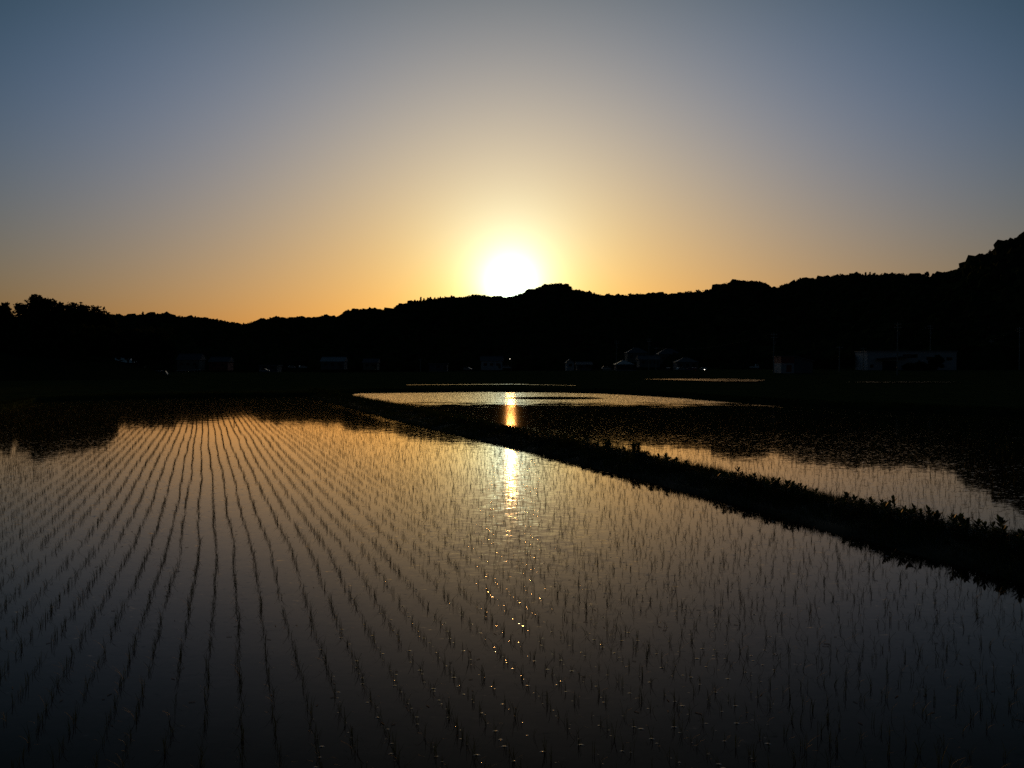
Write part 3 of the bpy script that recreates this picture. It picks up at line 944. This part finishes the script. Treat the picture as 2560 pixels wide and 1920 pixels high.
def build_weeds():
    rng = np.random.default_rng(9)
    protos = []
    for i in range(9):
        sm, me = weed_meshes(100 + i, rng.uniform(0.22, 0.34))
        t = empty('leafy_weed', (0, 0, 0))
        tag(t, 'upright narrow leaved weed in the fringe along the levee top', 'weed', 'leafy weeds fringing the levee top')
        sm.build('stem', M['stem'], t); new_obj('leaves', me, M['weed'], t)
        protos.append(t)
    used = [False] * len(protos)
    y = 9.5; spots = []
    while y < 46 and len(spots) < 296:
        # tufts: patches of weeds with gaps
        if vnoise(np.array([y * 0.8]), np.array([2.0]), 61)[0] > -0.55:
            for _ in range(2 if y > 22 else 2):
                spots.append((float(crest(y)) + rng.uniform(-0.30, 0.45), y + rng.uniform(-0.12, 0.12)))
        y += 0.14 + 0.07 * (y > 20) + 0.08 * (y > 32)
    for j, (x, yy) in enumerate(spots):
        k = int(rng.integers(0, len(protos)))
        o = protos[k] if not used[k] else copy_tree(protos[k]); used[k] = True
        o.location = (x, yy, float(levee_z(np.array([x]), np.array([yy]))[0]) - 0.02)
        s = rng.uniform(0.75, 1.15) * (1 + 0.12 * float(vnoise(np.array([yy * 0.5]), np.array([7.0]), 62)[0]))
        o.scale = (s * 1.25, s * 1.25, s * 0.88); o.rotation_euler = (0, 0, rng.uniform(0, 6.28))
    for k, u in enumerate(used):
        if not u:
            for c in list(protos[k].children): bpy.data.objects.remove(c)
            bpy.data.objects.remove(protos[k])
    for (x, yy, H, n, lab) in ((3.88, 26.0, 0.52, 9, 'tallest bushy weed, standing up from the middle of the levee'),
                               (3.2, 28.4, 0.40, 6, 'second bushy weed on the levee, just left of the tallest one')):
        sm, me = weed_meshes(int(x * 100), H, n)
        t = tag(empty('bushy_weed', (x, yy, 0.2)), lab, 'weed', 'bushy weeds on the levee')
        sm.build('stem', M['stem'], t); new_obj('leaves', me, M['weed'], t)
    # bits of straw and scum floating by the stems
    n = 420; y = 7 + 30 * rng.random(n) ** 1.4; x = rng.uniform(-0.62, 0.62, n) * y
    keep = x < lbase(y) - 0.2; x, y = x[keep], y[keep]; n = len(x)
    a = rng.uniform(0, 6.28, n); L = rng.uniform(0.008, 0.035, n); w = rng.uniform(0.001, 0.003, n)
    c, s_ = np.cos(a), np.sin(a); P = []
    for sx, sy, z in ((-1, -1, .003), (1, -1, .003), (1, 1, .003), (-1, 1, .003), (-1, -1, .006), (1, -1, .006), (1, 1, .006), (-1, 1, .006)):
        P.append(np.stack([x + sx * L * c - sy * w * s_, y + sx * L * s_ + sy * w * c, np.full(n, z)], 1))
    V = np.stack(P, 1).reshape(-1, 3)
    f = np.array([(0, 3, 2, 1), (4, 5, 6, 7), (0, 1, 5, 4), (1, 2, 6, 5), (2, 3, 7, 6), (3, 0, 4, 7)])
    q = (f[None] + np.arange(n)[:, None, None] * 8).reshape(-1, 4)
    tag(new_obj('floating_straw', np_mesh('floating_straw', V, quads=q), M['wood']), 'dark bits of straw floating on the near paddy', 'straw', kind='stuff')
    print('weeds', len(spots))


build_weeds()

# stake in the paddy
x, y, _ = hit(585, 1055)
t = tag(empty('wooden_stake', (x, y, 0)), 'short dark stake standing alone in the water of the left paddy', 'stake')
mb = MB(); mb.tube((0, 0, -0.3), (0.004, 0, 0.33), 0.026, 0.024, 8); mb.build('post', M['wood'], t)
mb = MB(); mb.tube((0.004, 0, 0.329), (0.004, 0, 0.35), 0.024, 0.012, 8); mb.build('cap', M['wood'], t)


# ------------------------------------------------------------------ village
def house(name, label, px0, px1, ytop, ybase, Y, depth, roof='gable', wall='cream', tile='tile', win=3, cat='house', group='village houses', yaw=0.0, door=True, eave=0.5):
    x0, _, zb = at(px0, ybase, Y); x1, _, zt = at(px1, ytop, Y)
    w, H = (x1 - x0) - 2 * eave, zt - zb
    t = tag(empty(name, ((x0 + x1) / 2, Y + depth / 2, zb), yaw), label, cat, group)
    hw = H * (0.58 if roof in ('gable', 'hip') else 0.93)
    mb = MB(); mb.box(0, 0, hw / 2 - 0.4, w, depth, hw + 0.8)
    if roof == 'gable_front':
        hw = H * 0.7; mb = MB(); mb.prism([(-w / 2, -0.8), (w / 2, -0.8), (w / 2, hw), (0, H - 0.15), (-w / 2, hw)], -depth / 2, depth / 2)
    mb.build('wall', M[wall], t)
    rb = MB(); e = eave
    if roof == 'gable':
        rb.prism([(0, 0)] * 0 + [(-w / 2 - e, hw - 0.1), (-w / 2 - e, hw + 0.08), (w / 2 + e, hw + 0.08), (w / 2 + e, hw - 0.1)], -0.01, 0.01) if False else None
        L, D_ = w / 2 + e, depth / 2 + e
        vs = [(-L, -D_, hw), (L, -D_, hw), (L, D_, hw), (-L, D_, hw), (-L, 0, H), (L, 0, H)]
        rb.add(vs, [(0, 1, 5, 4), (2, 3, 4, 5), (1, 2, 5), (3, 0, 4), (3, 2, 1, 0)])
        rb.tube((-L, 0, H + 0.02), (L, 0, H + 0.02), 0.14, 0.14, 6)
    elif roof == 'hip':
        L, D_ = w / 2 + e, depth / 2 + e; r_ = max(0.2, L - D_ * 0.9)
        vs = [(-L, -D_, hw), (L, -D_, hw), (L, D_, hw), (-L, D_, hw), (-r_, 0, H), (r_, 0, H)]
        rb.add(vs, [(0, 1, 5, 4), (2, 3, 4, 5), (1, 2, 5), (3, 0, 4), (3, 2, 1, 0)])
        rb.tube((-r_, 0, H + 0.02), (r_, 0, H + 0.02), 0.16, 0.16, 6)
    elif roof == 'gable_front':
        L = w / 2 + e; D_ = depth / 2 + e; k = hw - (H - hw) * e / (w / 2)
        rb.prism([(-L, k), (0, H), (L, k), (L, k + 0.16), (0, H + 0.18), (-L, k + 0.16)], -D_, D_)
    else:
        rb.box(0, 0, H * 0.93 + 0.15, w + 2 * e, depth + 2 * e, 0.3)
    rb.build('roof', M[tile], t)
    for i in range(win):
        wx = -w / 2 + w * (i + 0.7) / (win + 0.4)
        fb = MB(); fb.box(0, 0, 0, 1.5, 0.10, 1.2); f_ = fb.build('window', M['dark'], t); f_.location = (wx, -depth / 2 - 0.03, hw * 0.55)
        gb = MB(); gb.box(0, 0, 0, 1.34, 0.04, 1.04); g_ = gb.build('pane', M['glass'], f_); g_.location = (0, -0.045, 0)
    if door:
        db = MB(); db.box(0, 0, 0, 1.1, 0.12, 2.0); d_ = db.build('door', M['wood'], t); d_.location = (w * 0.38, -depth / 2 - 0.03, 1.0)
    return t


house('farmhouse', 'wide old farmhouse with grey hipped roof under the dark trees at left', 232, 338, 893, 926, 268, 9, 'hip', 'cream', 'tile2', 4)
house('farmhouse', 'small grey roofed house high among the trees on the far left', 138, 172, 868, 888, 250, 6, 'hip', 'cream', 'tile2', 1)
house('shed', 'low shed with pale roof at the foot of the left trees', 106, 182, 912, 933, 205, 5, 'gable', 'grey', 'tile2', 2, 'shed', 'village sheds')
house('house', 'dim two storey house behind the white van, below the ridge', 440, 500, 884, 922, 400, 8, 'gable', 'cream', 'tile', 3)
house('house', 'small house with dull red wall left of the dip in the ridge', 520, 572, 892, 922, 410, 8, 'gable', 'red', 'tile', 2)
house('shed', 'long low shed with pale flat roof in the middle left', 646, 696, 913, 926, 380, 7, 'flat', 'grey', 'tile2', 2, 'shed', 'village sheds')
house('house', 'hillside house with long sloping violet grey roof', 800, 862, 892, 920, 440, 9, 'gable', 'grey', 'tile2', 3)
house('house', 'faint little house right of the sloping violet grey roof', 905, 945, 896, 921, 440, 8, 'gable', 'cream', 'tile', 2)
house('shed', 'plain grey shed left of the sun glow', 1070, 1120, 909, 925, 390, 7, 'flat', 'grey', 'tile2', 1, 'shed', 'village sheds')
house('house', 'pale two storey house right under the sun', 1200, 1258, 890, 921, 400, 9, 'gable', 'white', 'tile', 3)
house('house', 'white gabled house front just right of the sun glow', 1414, 1438, 898, 922, 370, 9, 'gable_front', 'white', 'tile', 1, door=False)
house('house', 'long low house joined behind the white gabled front', 1440, 1482, 904, 922, 380, 8, 'gable', 'grey', 'tile', 2)
house('carport', 'open fronted building with pale hipped roof right of centre', 1538, 1586, 900, 926, 350, 8, 'hip', 'dark', 'tile2', 0, 'carport', 'village sheds', door=False)
house('farmhouse', 'upper hillside farmhouse with grey hipped roof, left of the two', 1566, 1622, 868, 902, 430, 10, 'hip', 'cream', 'tile', 3)
house('farmhouse', 'upper hillside farmhouse with broad violet grey roof, right of the two', 1644, 1706, 871, 906, 440, 10, 'hip', 'cream', 'tile', 3)
house('house', 'low roofed house below and between the two hillside farmhouses', 1596, 1652, 888, 914, 400, 9, 'gable', 'grey', 'tile', 3)
house('house', 'dark roofed house behind the row of parked cars', 1690, 1748, 893, 922, 370, 9, 'hip', 'grey', 'tile', 3)
# shed with the rust red front
def red_shed():
    Y = 250
    x0, _, zb = at(1953, 930, Y); x1, _, _ = at(2032, 930, Y); xm = at(1985, 930, Y)[0]; zt = at(1985, 891, Y)[2]; zr = at(2032, 903, Y)[2]
    t = tag(empty('shed', ((x0 + x1) / 2, Y, zb)), 'small shed with rust red and white front and slanting grey side', 'shed', 'village sheds')
    cx = (x0 + x1) / 2; h, hr = zt - zb, zr - zb
    mb = MB(); mb.prism([(xm - cx, -0.8), (x1 - cx, -0.8), (x1 - cx, hr), (xm - cx, h)], 0.1, 7); mb.build('wall', M['grey'], t)
    mb = MB(); mb.box((x0 + xm) / 2 - cx, 3.5, h * 0.28 - 0.2, xm - x0, 7, h * 0.56 + 0.4); mb.build('wall', M['white'], t)['label'] = 'white lower front wall'
    mb = MB(); mb.box((x0 + xm) / 2 - cx, 3.5, h * 0.78, xm - x0 + 0.02, 7.1, h * 0.44); mb.build('wall', M['red'], t)['label'] = 'rust red upper front wall'
    mb = MB(); mb.prism([(x0 - cx - 0.3, h), (xm - cx, h), (x1 - cx + 0.3, hr - 0.03), (x1 - cx + 0.3, hr + 0.12), (xm - cx, h + 0.15), (x0 - cx - 0.3, h + 0.15)], -0.4, 7.4); mb.build('roof', M['tile2'], t)
    mb = MB(); mb.box(0, 0, 0, 1.5, 0.12, 2.1); o = mb.build('door', M['red'], t); o.location = ((x0 + xm) / 2 - cx + 0.4, -0.03, 1.1)
    o['label'] = 'red sliding door'


red_shed()


def long_building():
    Y = 285
    x0, _, zb = at(2168, 929, Y); x1 = at(2391, 929, Y)[0]; zt = at(2200, 879, Y)[2]; h = zt - zb; w = x1 - x0
    t = tag(empty('long_building', ((x0 + x1) / 2, Y, zb)), 'long white flat roofed building on the right behind dark shrubs', 'building', 'village houses')
    mb = MB(); mb.box(0, 5, h / 2 - 0.4, w, 10, h + 0.6); mb.build('wall', M['white'], t)
    mb = MB(); mb.box(0, 5, h + 0.1, w + 0.6, 10.6, 0.35); mb.build('roof', M['tile2'], t)
    mb = MB(); mb.prism([(-w * 0.40, h * 0.60), (-w * 0.05, h * 0.74), (-w * 0.05, h * 0.80), (-w * 0.40, h * 0.66)], -3.0, -0.01); mb.build('awning', M['tile'], t)
    mb = MB(); mb.box(-w * 0.25, -0.02, h * 0.22, w * 0.16, 0.14, h * 0.62); mb.build('door', M['dark'], t)
    for fx, fz, ww, hh in ((-0.45, 0.28, 1.1, 1.0), (-0.02, 0.78, 5.0, 1.2), (0.42, 0.64, 1.9, 1.1), (0.2, 0.66, 2.2, 1.1)):
        mb = MB(); mb.box(0, 0, 0, ww, 0.12, hh); f_ = mb.build('window', M['dark'], t); f_.location = (w * fx, -0.04, h * fz)
        mb = MB(); mb.box(0, 0, 0, ww - 0.16, 0.05, hh - 0.16); g_ = mb.build('pane', M['glass'], f_); g_.location = (0, -0.05, 0)


long_building()
for px, top, Y, w, lab in ((2342, 888, 276, 34, 'dark rounded shrub before the middle of the long white building'), (2290, 905, 276, 60, 'low wide shrub hiding the lower wall of the long white building'),
                           (2420, 862, 300, 90, 'wide dark tree beyond the right end of the long white building'), (2500, 858, 300, 90, 'large dark tree right of the long white building'),
                           (2120, 880, 300, 70, 'dark tree between the red shed and the long white building'), (2060, 892, 290, 50, 'small dark tree touching the red and grey shed'),
                           (2275, 806, 330, 110, 'tall spreading tree rising behind the long white building'), (2400, 828, 340, 120, 'tall rounded tree on the slope behind the long white building'),
                           (1880, 872, 340, 90, 'dark tree behind the small white truck'), (1790, 886, 350, 80, 'dark tree right of the parked cars')):
    gz = 0.8 if Y < 290 else 1.6
    tree_px('village_tree' if top < 895 and w > 45 else 'shrub', lab, px, top, Y, w, zbase=gz, group='trees and shrubs of the village', leaf=0.45, clumps=36, per=45, cat='tree' if top < 895 and w > 45 else 'shrub')


def utility_pole(px, top, base, Y, label, arms=2, yaw=0.0):
    x, _, zb = at(px, base, Y); zt = at(px, top, Y)[2]; h = zt - zb
    t = tag(empty('utility_pole', (x, Y, zb), yaw), label, 'utility pole', 'utility poles of the village')
    mb = MB(); mb.tube((0, 0, -1), (0, 0, h), 0.19, 0.12, 10); mb.build('pole', M['concrete'], t)
    for k in range(arms):
        z = h - 0.5 - 0.9 * k
        mb = MB(); mb.box(0, -0.16, z, 1.9, 0.09, 0.1); a = mb.build('crossarm', M['metal'], t)
        for dx in (-0.8, 0, 0.8):
            mb = MB(); mb.tube((dx, -0.16, z + 0.05), (dx, -0.16, z + 0.28), 0.06, 0.04, 6); mb.build('insulator', M['white'], a)
    if arms > 1:
        mb = MB(); mb.tube((0.38, 0, h - 3.4), (0.38, 0, h - 2.5), 0.24, 0.24, 10); mb.build('transformer', M['grey'], t)
    return (x, Y, zt)


POLES = [(1051, 897, 924, 385, 'short pole left of the sun glow', 1), (1541, 850, 927, 345, 'pole left of the open fronted building with pale roof', 2),
         (1622, 845, 927, 340, 'tallest pole among the hillside farmhouses', 2), (1640, 868, 927, 352, 'shorter pole just right of the tallest farmhouse pole', 1),
         (1934, 832, 932, 246, 'tall pole left of the red and grey shed', 2), (2098, 865, 931, 262, 'thin pole midway between the red shed and the long building', 1),
         (2158, 868, 930, 270, 'pole at the left end of the long white building', 1), (2243, 806, 937, 225, 'tallest pole, in front of the long white building', 2),
         (2325, 812, 925, 300, 'pole rising behind the long white building', 2), (2477, 850, 925, 300, 'pole among the trees right of the long white building', 1),
         (2548, 818, 930, 280, 'pole at the right edge of the photo', 2)]
tops = {}
for px, top, base, Y, lab, arms in POLES:
    tops[px] = utility_pole(px, top, base, Y, lab, arms)


def cable(a, b, label):
    mb = MB(); a, b = Vector(a), Vector(b); a.z -= 0.2; b.z -= 0.2
    n = 10; sag = (b - a).length * 0.02; pts = [a.lerp(b, i / n) + Vector((0, 0, -sag * 4 * (i / n) * (1 - i / n))) for i in range(n + 1)]
    for i in range(n): mb.tube(pts[i], pts[i + 1], 0.03, 0.03, 4, cap=False)
    tag(mb.build('power_cable', M['wire']), label, 'cable', 'power cables of the village')


for a, b, lab in ((1541, 1622, 'cable between the two poles by the open fronted building'), (1622, 1640, 'short cable between the two neighbouring farmhouse poles'),
                  (1640, 1934, 'long cable from the farmhouse poles to the red shed pole'), (1934, 2098, 'cable running over the red and grey shed'),
                  (2098, 2158, 'cable ending at the left end of the long white building'), (2243, 2325, 'cable high above the long white building'),
                  (2325, 2477, 'cable leading from behind the long building to the right trees'), (2477, 2548, 'cable to the pole at the right edge')):
    cable(tops[a], tops[b], lab)


def car(px, base, Y, label, paint, kind='hatch', yaw=0.0, lights=False):
    x, _, zb = at(px, base, Y)
    t = tag(empty('parked_' + ('van' if kind == 'van' else 'truck' if kind == 'truck' else 'car'), (x, Y, zb), yaw), label, {'van': 'van', 'truck': 'truck'}.get(kind, 'car'), 'vehicles parked in the village')
    L, W, H = (3.9, 1.65, 1.5) if kind == 'hatch' else ((3.5, 1.55, 1.9) if kind == 'van' else (3.4, 1.48, 1.8))
    l = L / 2
    outline = {'hatch': [(-l, .35), (-l, .8), (-l + .15, .95), (-l + .35, 1.38), (-l + .7, H), (.35, H), (.95, .98), (l - .15, .85), (l, .6), (l, .35)],
               'van': [(-l, .35), (-l, 1.6), (-l + .15, H), (.95, H), (l - .25, 1.15), (l, .9), (l, .35)],
               'truck': [(-l, .5), (-l, .95), (.35, .95), (.45, H), (1.15, H), (l - .1, 1.05), (l, .9), (l, .35), (-l + .3, .35)]}[kind]
    mb = MB(); mb.prism(outline, -W / 2, W / 2); mb.build('body', M[paint], t, bevel=0.04)
    wo = {'hatch': [(-l + .45, 1.0), (-l + .75, H - .08), (.3, H - .08), (.8, 1.0)], 'van': [(-l + .3, 1.15), (-l + .3, H - .15), (.85, H - .15), (1.2, 1.15)], 'truck': [(.55, 1.1), (.58, H - .12), (1.1, H - .12), (1.32, 1.1)]}[kind]
    for s in (-1, 1):
        mb = MB(); y = s * (W / 2 + 0.004); mb.prism(wo, min(y, y - s * 0.02), max(y, y - s * 0.02)); mb.build('window', M['glass'], t)
    for wx in (-l + .65, l - .65):
        for s in (-1, 1):
            mb = MB(); mb.tube((wx, s * (W / 2 - .2), .29), (wx, s * (W / 2 + .02), .29), .29, .29, 14); wobj = mb.build('wheel', M['tyre'], t)
            mb = MB(); mb.tube((wx, s * (W / 2 + .02), .29), (wx, s * (W / 2 + .035), .29), .17, .17, 10); mb.build('rim', M['metal'], wobj)
    for s in (-1, 1):
        mb = MB(); mb.box(l + 0.0, s * (W / 2 - .28), .68, .06, .3, .16); mb.build('headlight', M['lamp'] if lights and s < 0 else M['glass'], t)  # one lens is made to glow in place of a small reflected glint
    return t


car(407, 940, 300, 'white minivan at the left, below the lone domed tree', 'car_white', 'van', yaw=0.15)
car(662, 931, 330, 'small pale car below the long low shed', 'car_silver', 'hatch')
car(757, 921, 420, 'white car in the middle left, farther right of two', 'car_white', 'hatch', yaw=0.5)
car(730, 921, 425, 'pale car in the middle left, just left of the white one', 'car_silver', 'hatch', yaw=0.3)
car(1170, 926, 380, 'dark car with pale roof left of the sun', 'car_silver', 'hatch', yaw=-0.3)
car(1268, 922, 380, 'car right below the sun', 'car_silver', 'hatch')
car(1516, 925, 350, 'pale car left of the open fronted building', 'car_silver', 'hatch')
car(1674, 928, 345, 'leftmost of the parked cars, with glinting windscreen', 'car_black', 'hatch', yaw=0.9)
car(1702, 927, 350, 'grey car in the parked row, second from the left', 'car_silver', 'hatch', yaw=0.4)
car(1722, 928, 345, 'blue car in the parked row', 'car_blue', 'hatch', yaw=2.9)
car(1736, 928, 347, 'red car in the parked row', 'car_red', 'hatch', yaw=1.4)
car(1759, 928, 340, 'rightmost parked car, with a small glint at one headlight', 'car_silver', 'hatch', yaw=-1.35, lights=True)
car(1886, 922, 330, 'small white pickup truck left of the tall shed pole', 'car_white', 'truck')

# guard rails and the road through the village
def rail(px0, px1, py0, py1, Y0, Y1, label):
    a, b = Vector(at(px0, py0, Y0)), Vector(at(px1, py1, Y1))
    t = tag(empty('guard_rail', tuple(a)), label, 'guard rail', 'guard rails along the village road')
    d = b - a; rz = math.atan2(d.y, d.x); L = math.hypot(d.x, d.y)
    mb = MB(); n = 8
    mb.tube((0, 0, 0), tuple(d), 0.09, 0.09, 6); mb.build('beam', M['white'], t)
    for i in range(n + 1):
        p = d * (i / n)
        mb = MB(); mb.tube((p.x, p.y, p.z - 1.0), (p.x, p.y, p.z + 0.05), 0.05, 0.05, 6); mb.build('post', M['metal'], t)


rail(342, 396, 929, 926.5, 290, 292, 'white guard rail left of the minivan')
rail(440, 502, 927, 924.5, 292, 300, 'white guard rail right of the minivan')
rail(1508, 1592, 925, 926, 340, 340, 'pale guard rail before the open fronted building')


def street_lamp():
    x, _, zb = at(1278, 924, 360); zt = at(1278, 897, 360)[2]; h = zt - zb
    t = tag(empty('street_lamp', (x, 360, zb)), 'small lit street lamp below the sun', 'street lamp')
    mb = MB(); mb.tube((0, 0, -0.5), (0, 0, h), 0.07, 0.05, 8); mb.tube((0, 0, h), (-0.5, -0.2, h + 0.05), 0.04, 0.03, 6); mb.build('pole', M['concrete'], t)
    mb = MB(); mb.box(-0.55, -0.22, h + 0.02, 0.4, 0.16, 0.1); mb.build('lamp_head', M['grey'], t)
    mb = MB(); mb.box(-0.55, -0.31, h - 0.03, 0.22, 0.02, 0.1); mb.build('bulb', M['lamp'], t)


street_lamp()

# ------------------------------------------------------------------ render settings
scene.view_settings.view_transform = 'Standard'
scene.view_settings.look = 'None'
scene.view_settings.exposure = 0.0
scene.view_settings.gamma = 1.0
scene.render.engine = 'CYCLES'
scene.cycles.use_denoising = False
scene.cycles.max_bounces = 6
scene.cycles.sample_clamp_indirect = 3.0
scene.cycles.sample_clamp_direct = 40.0
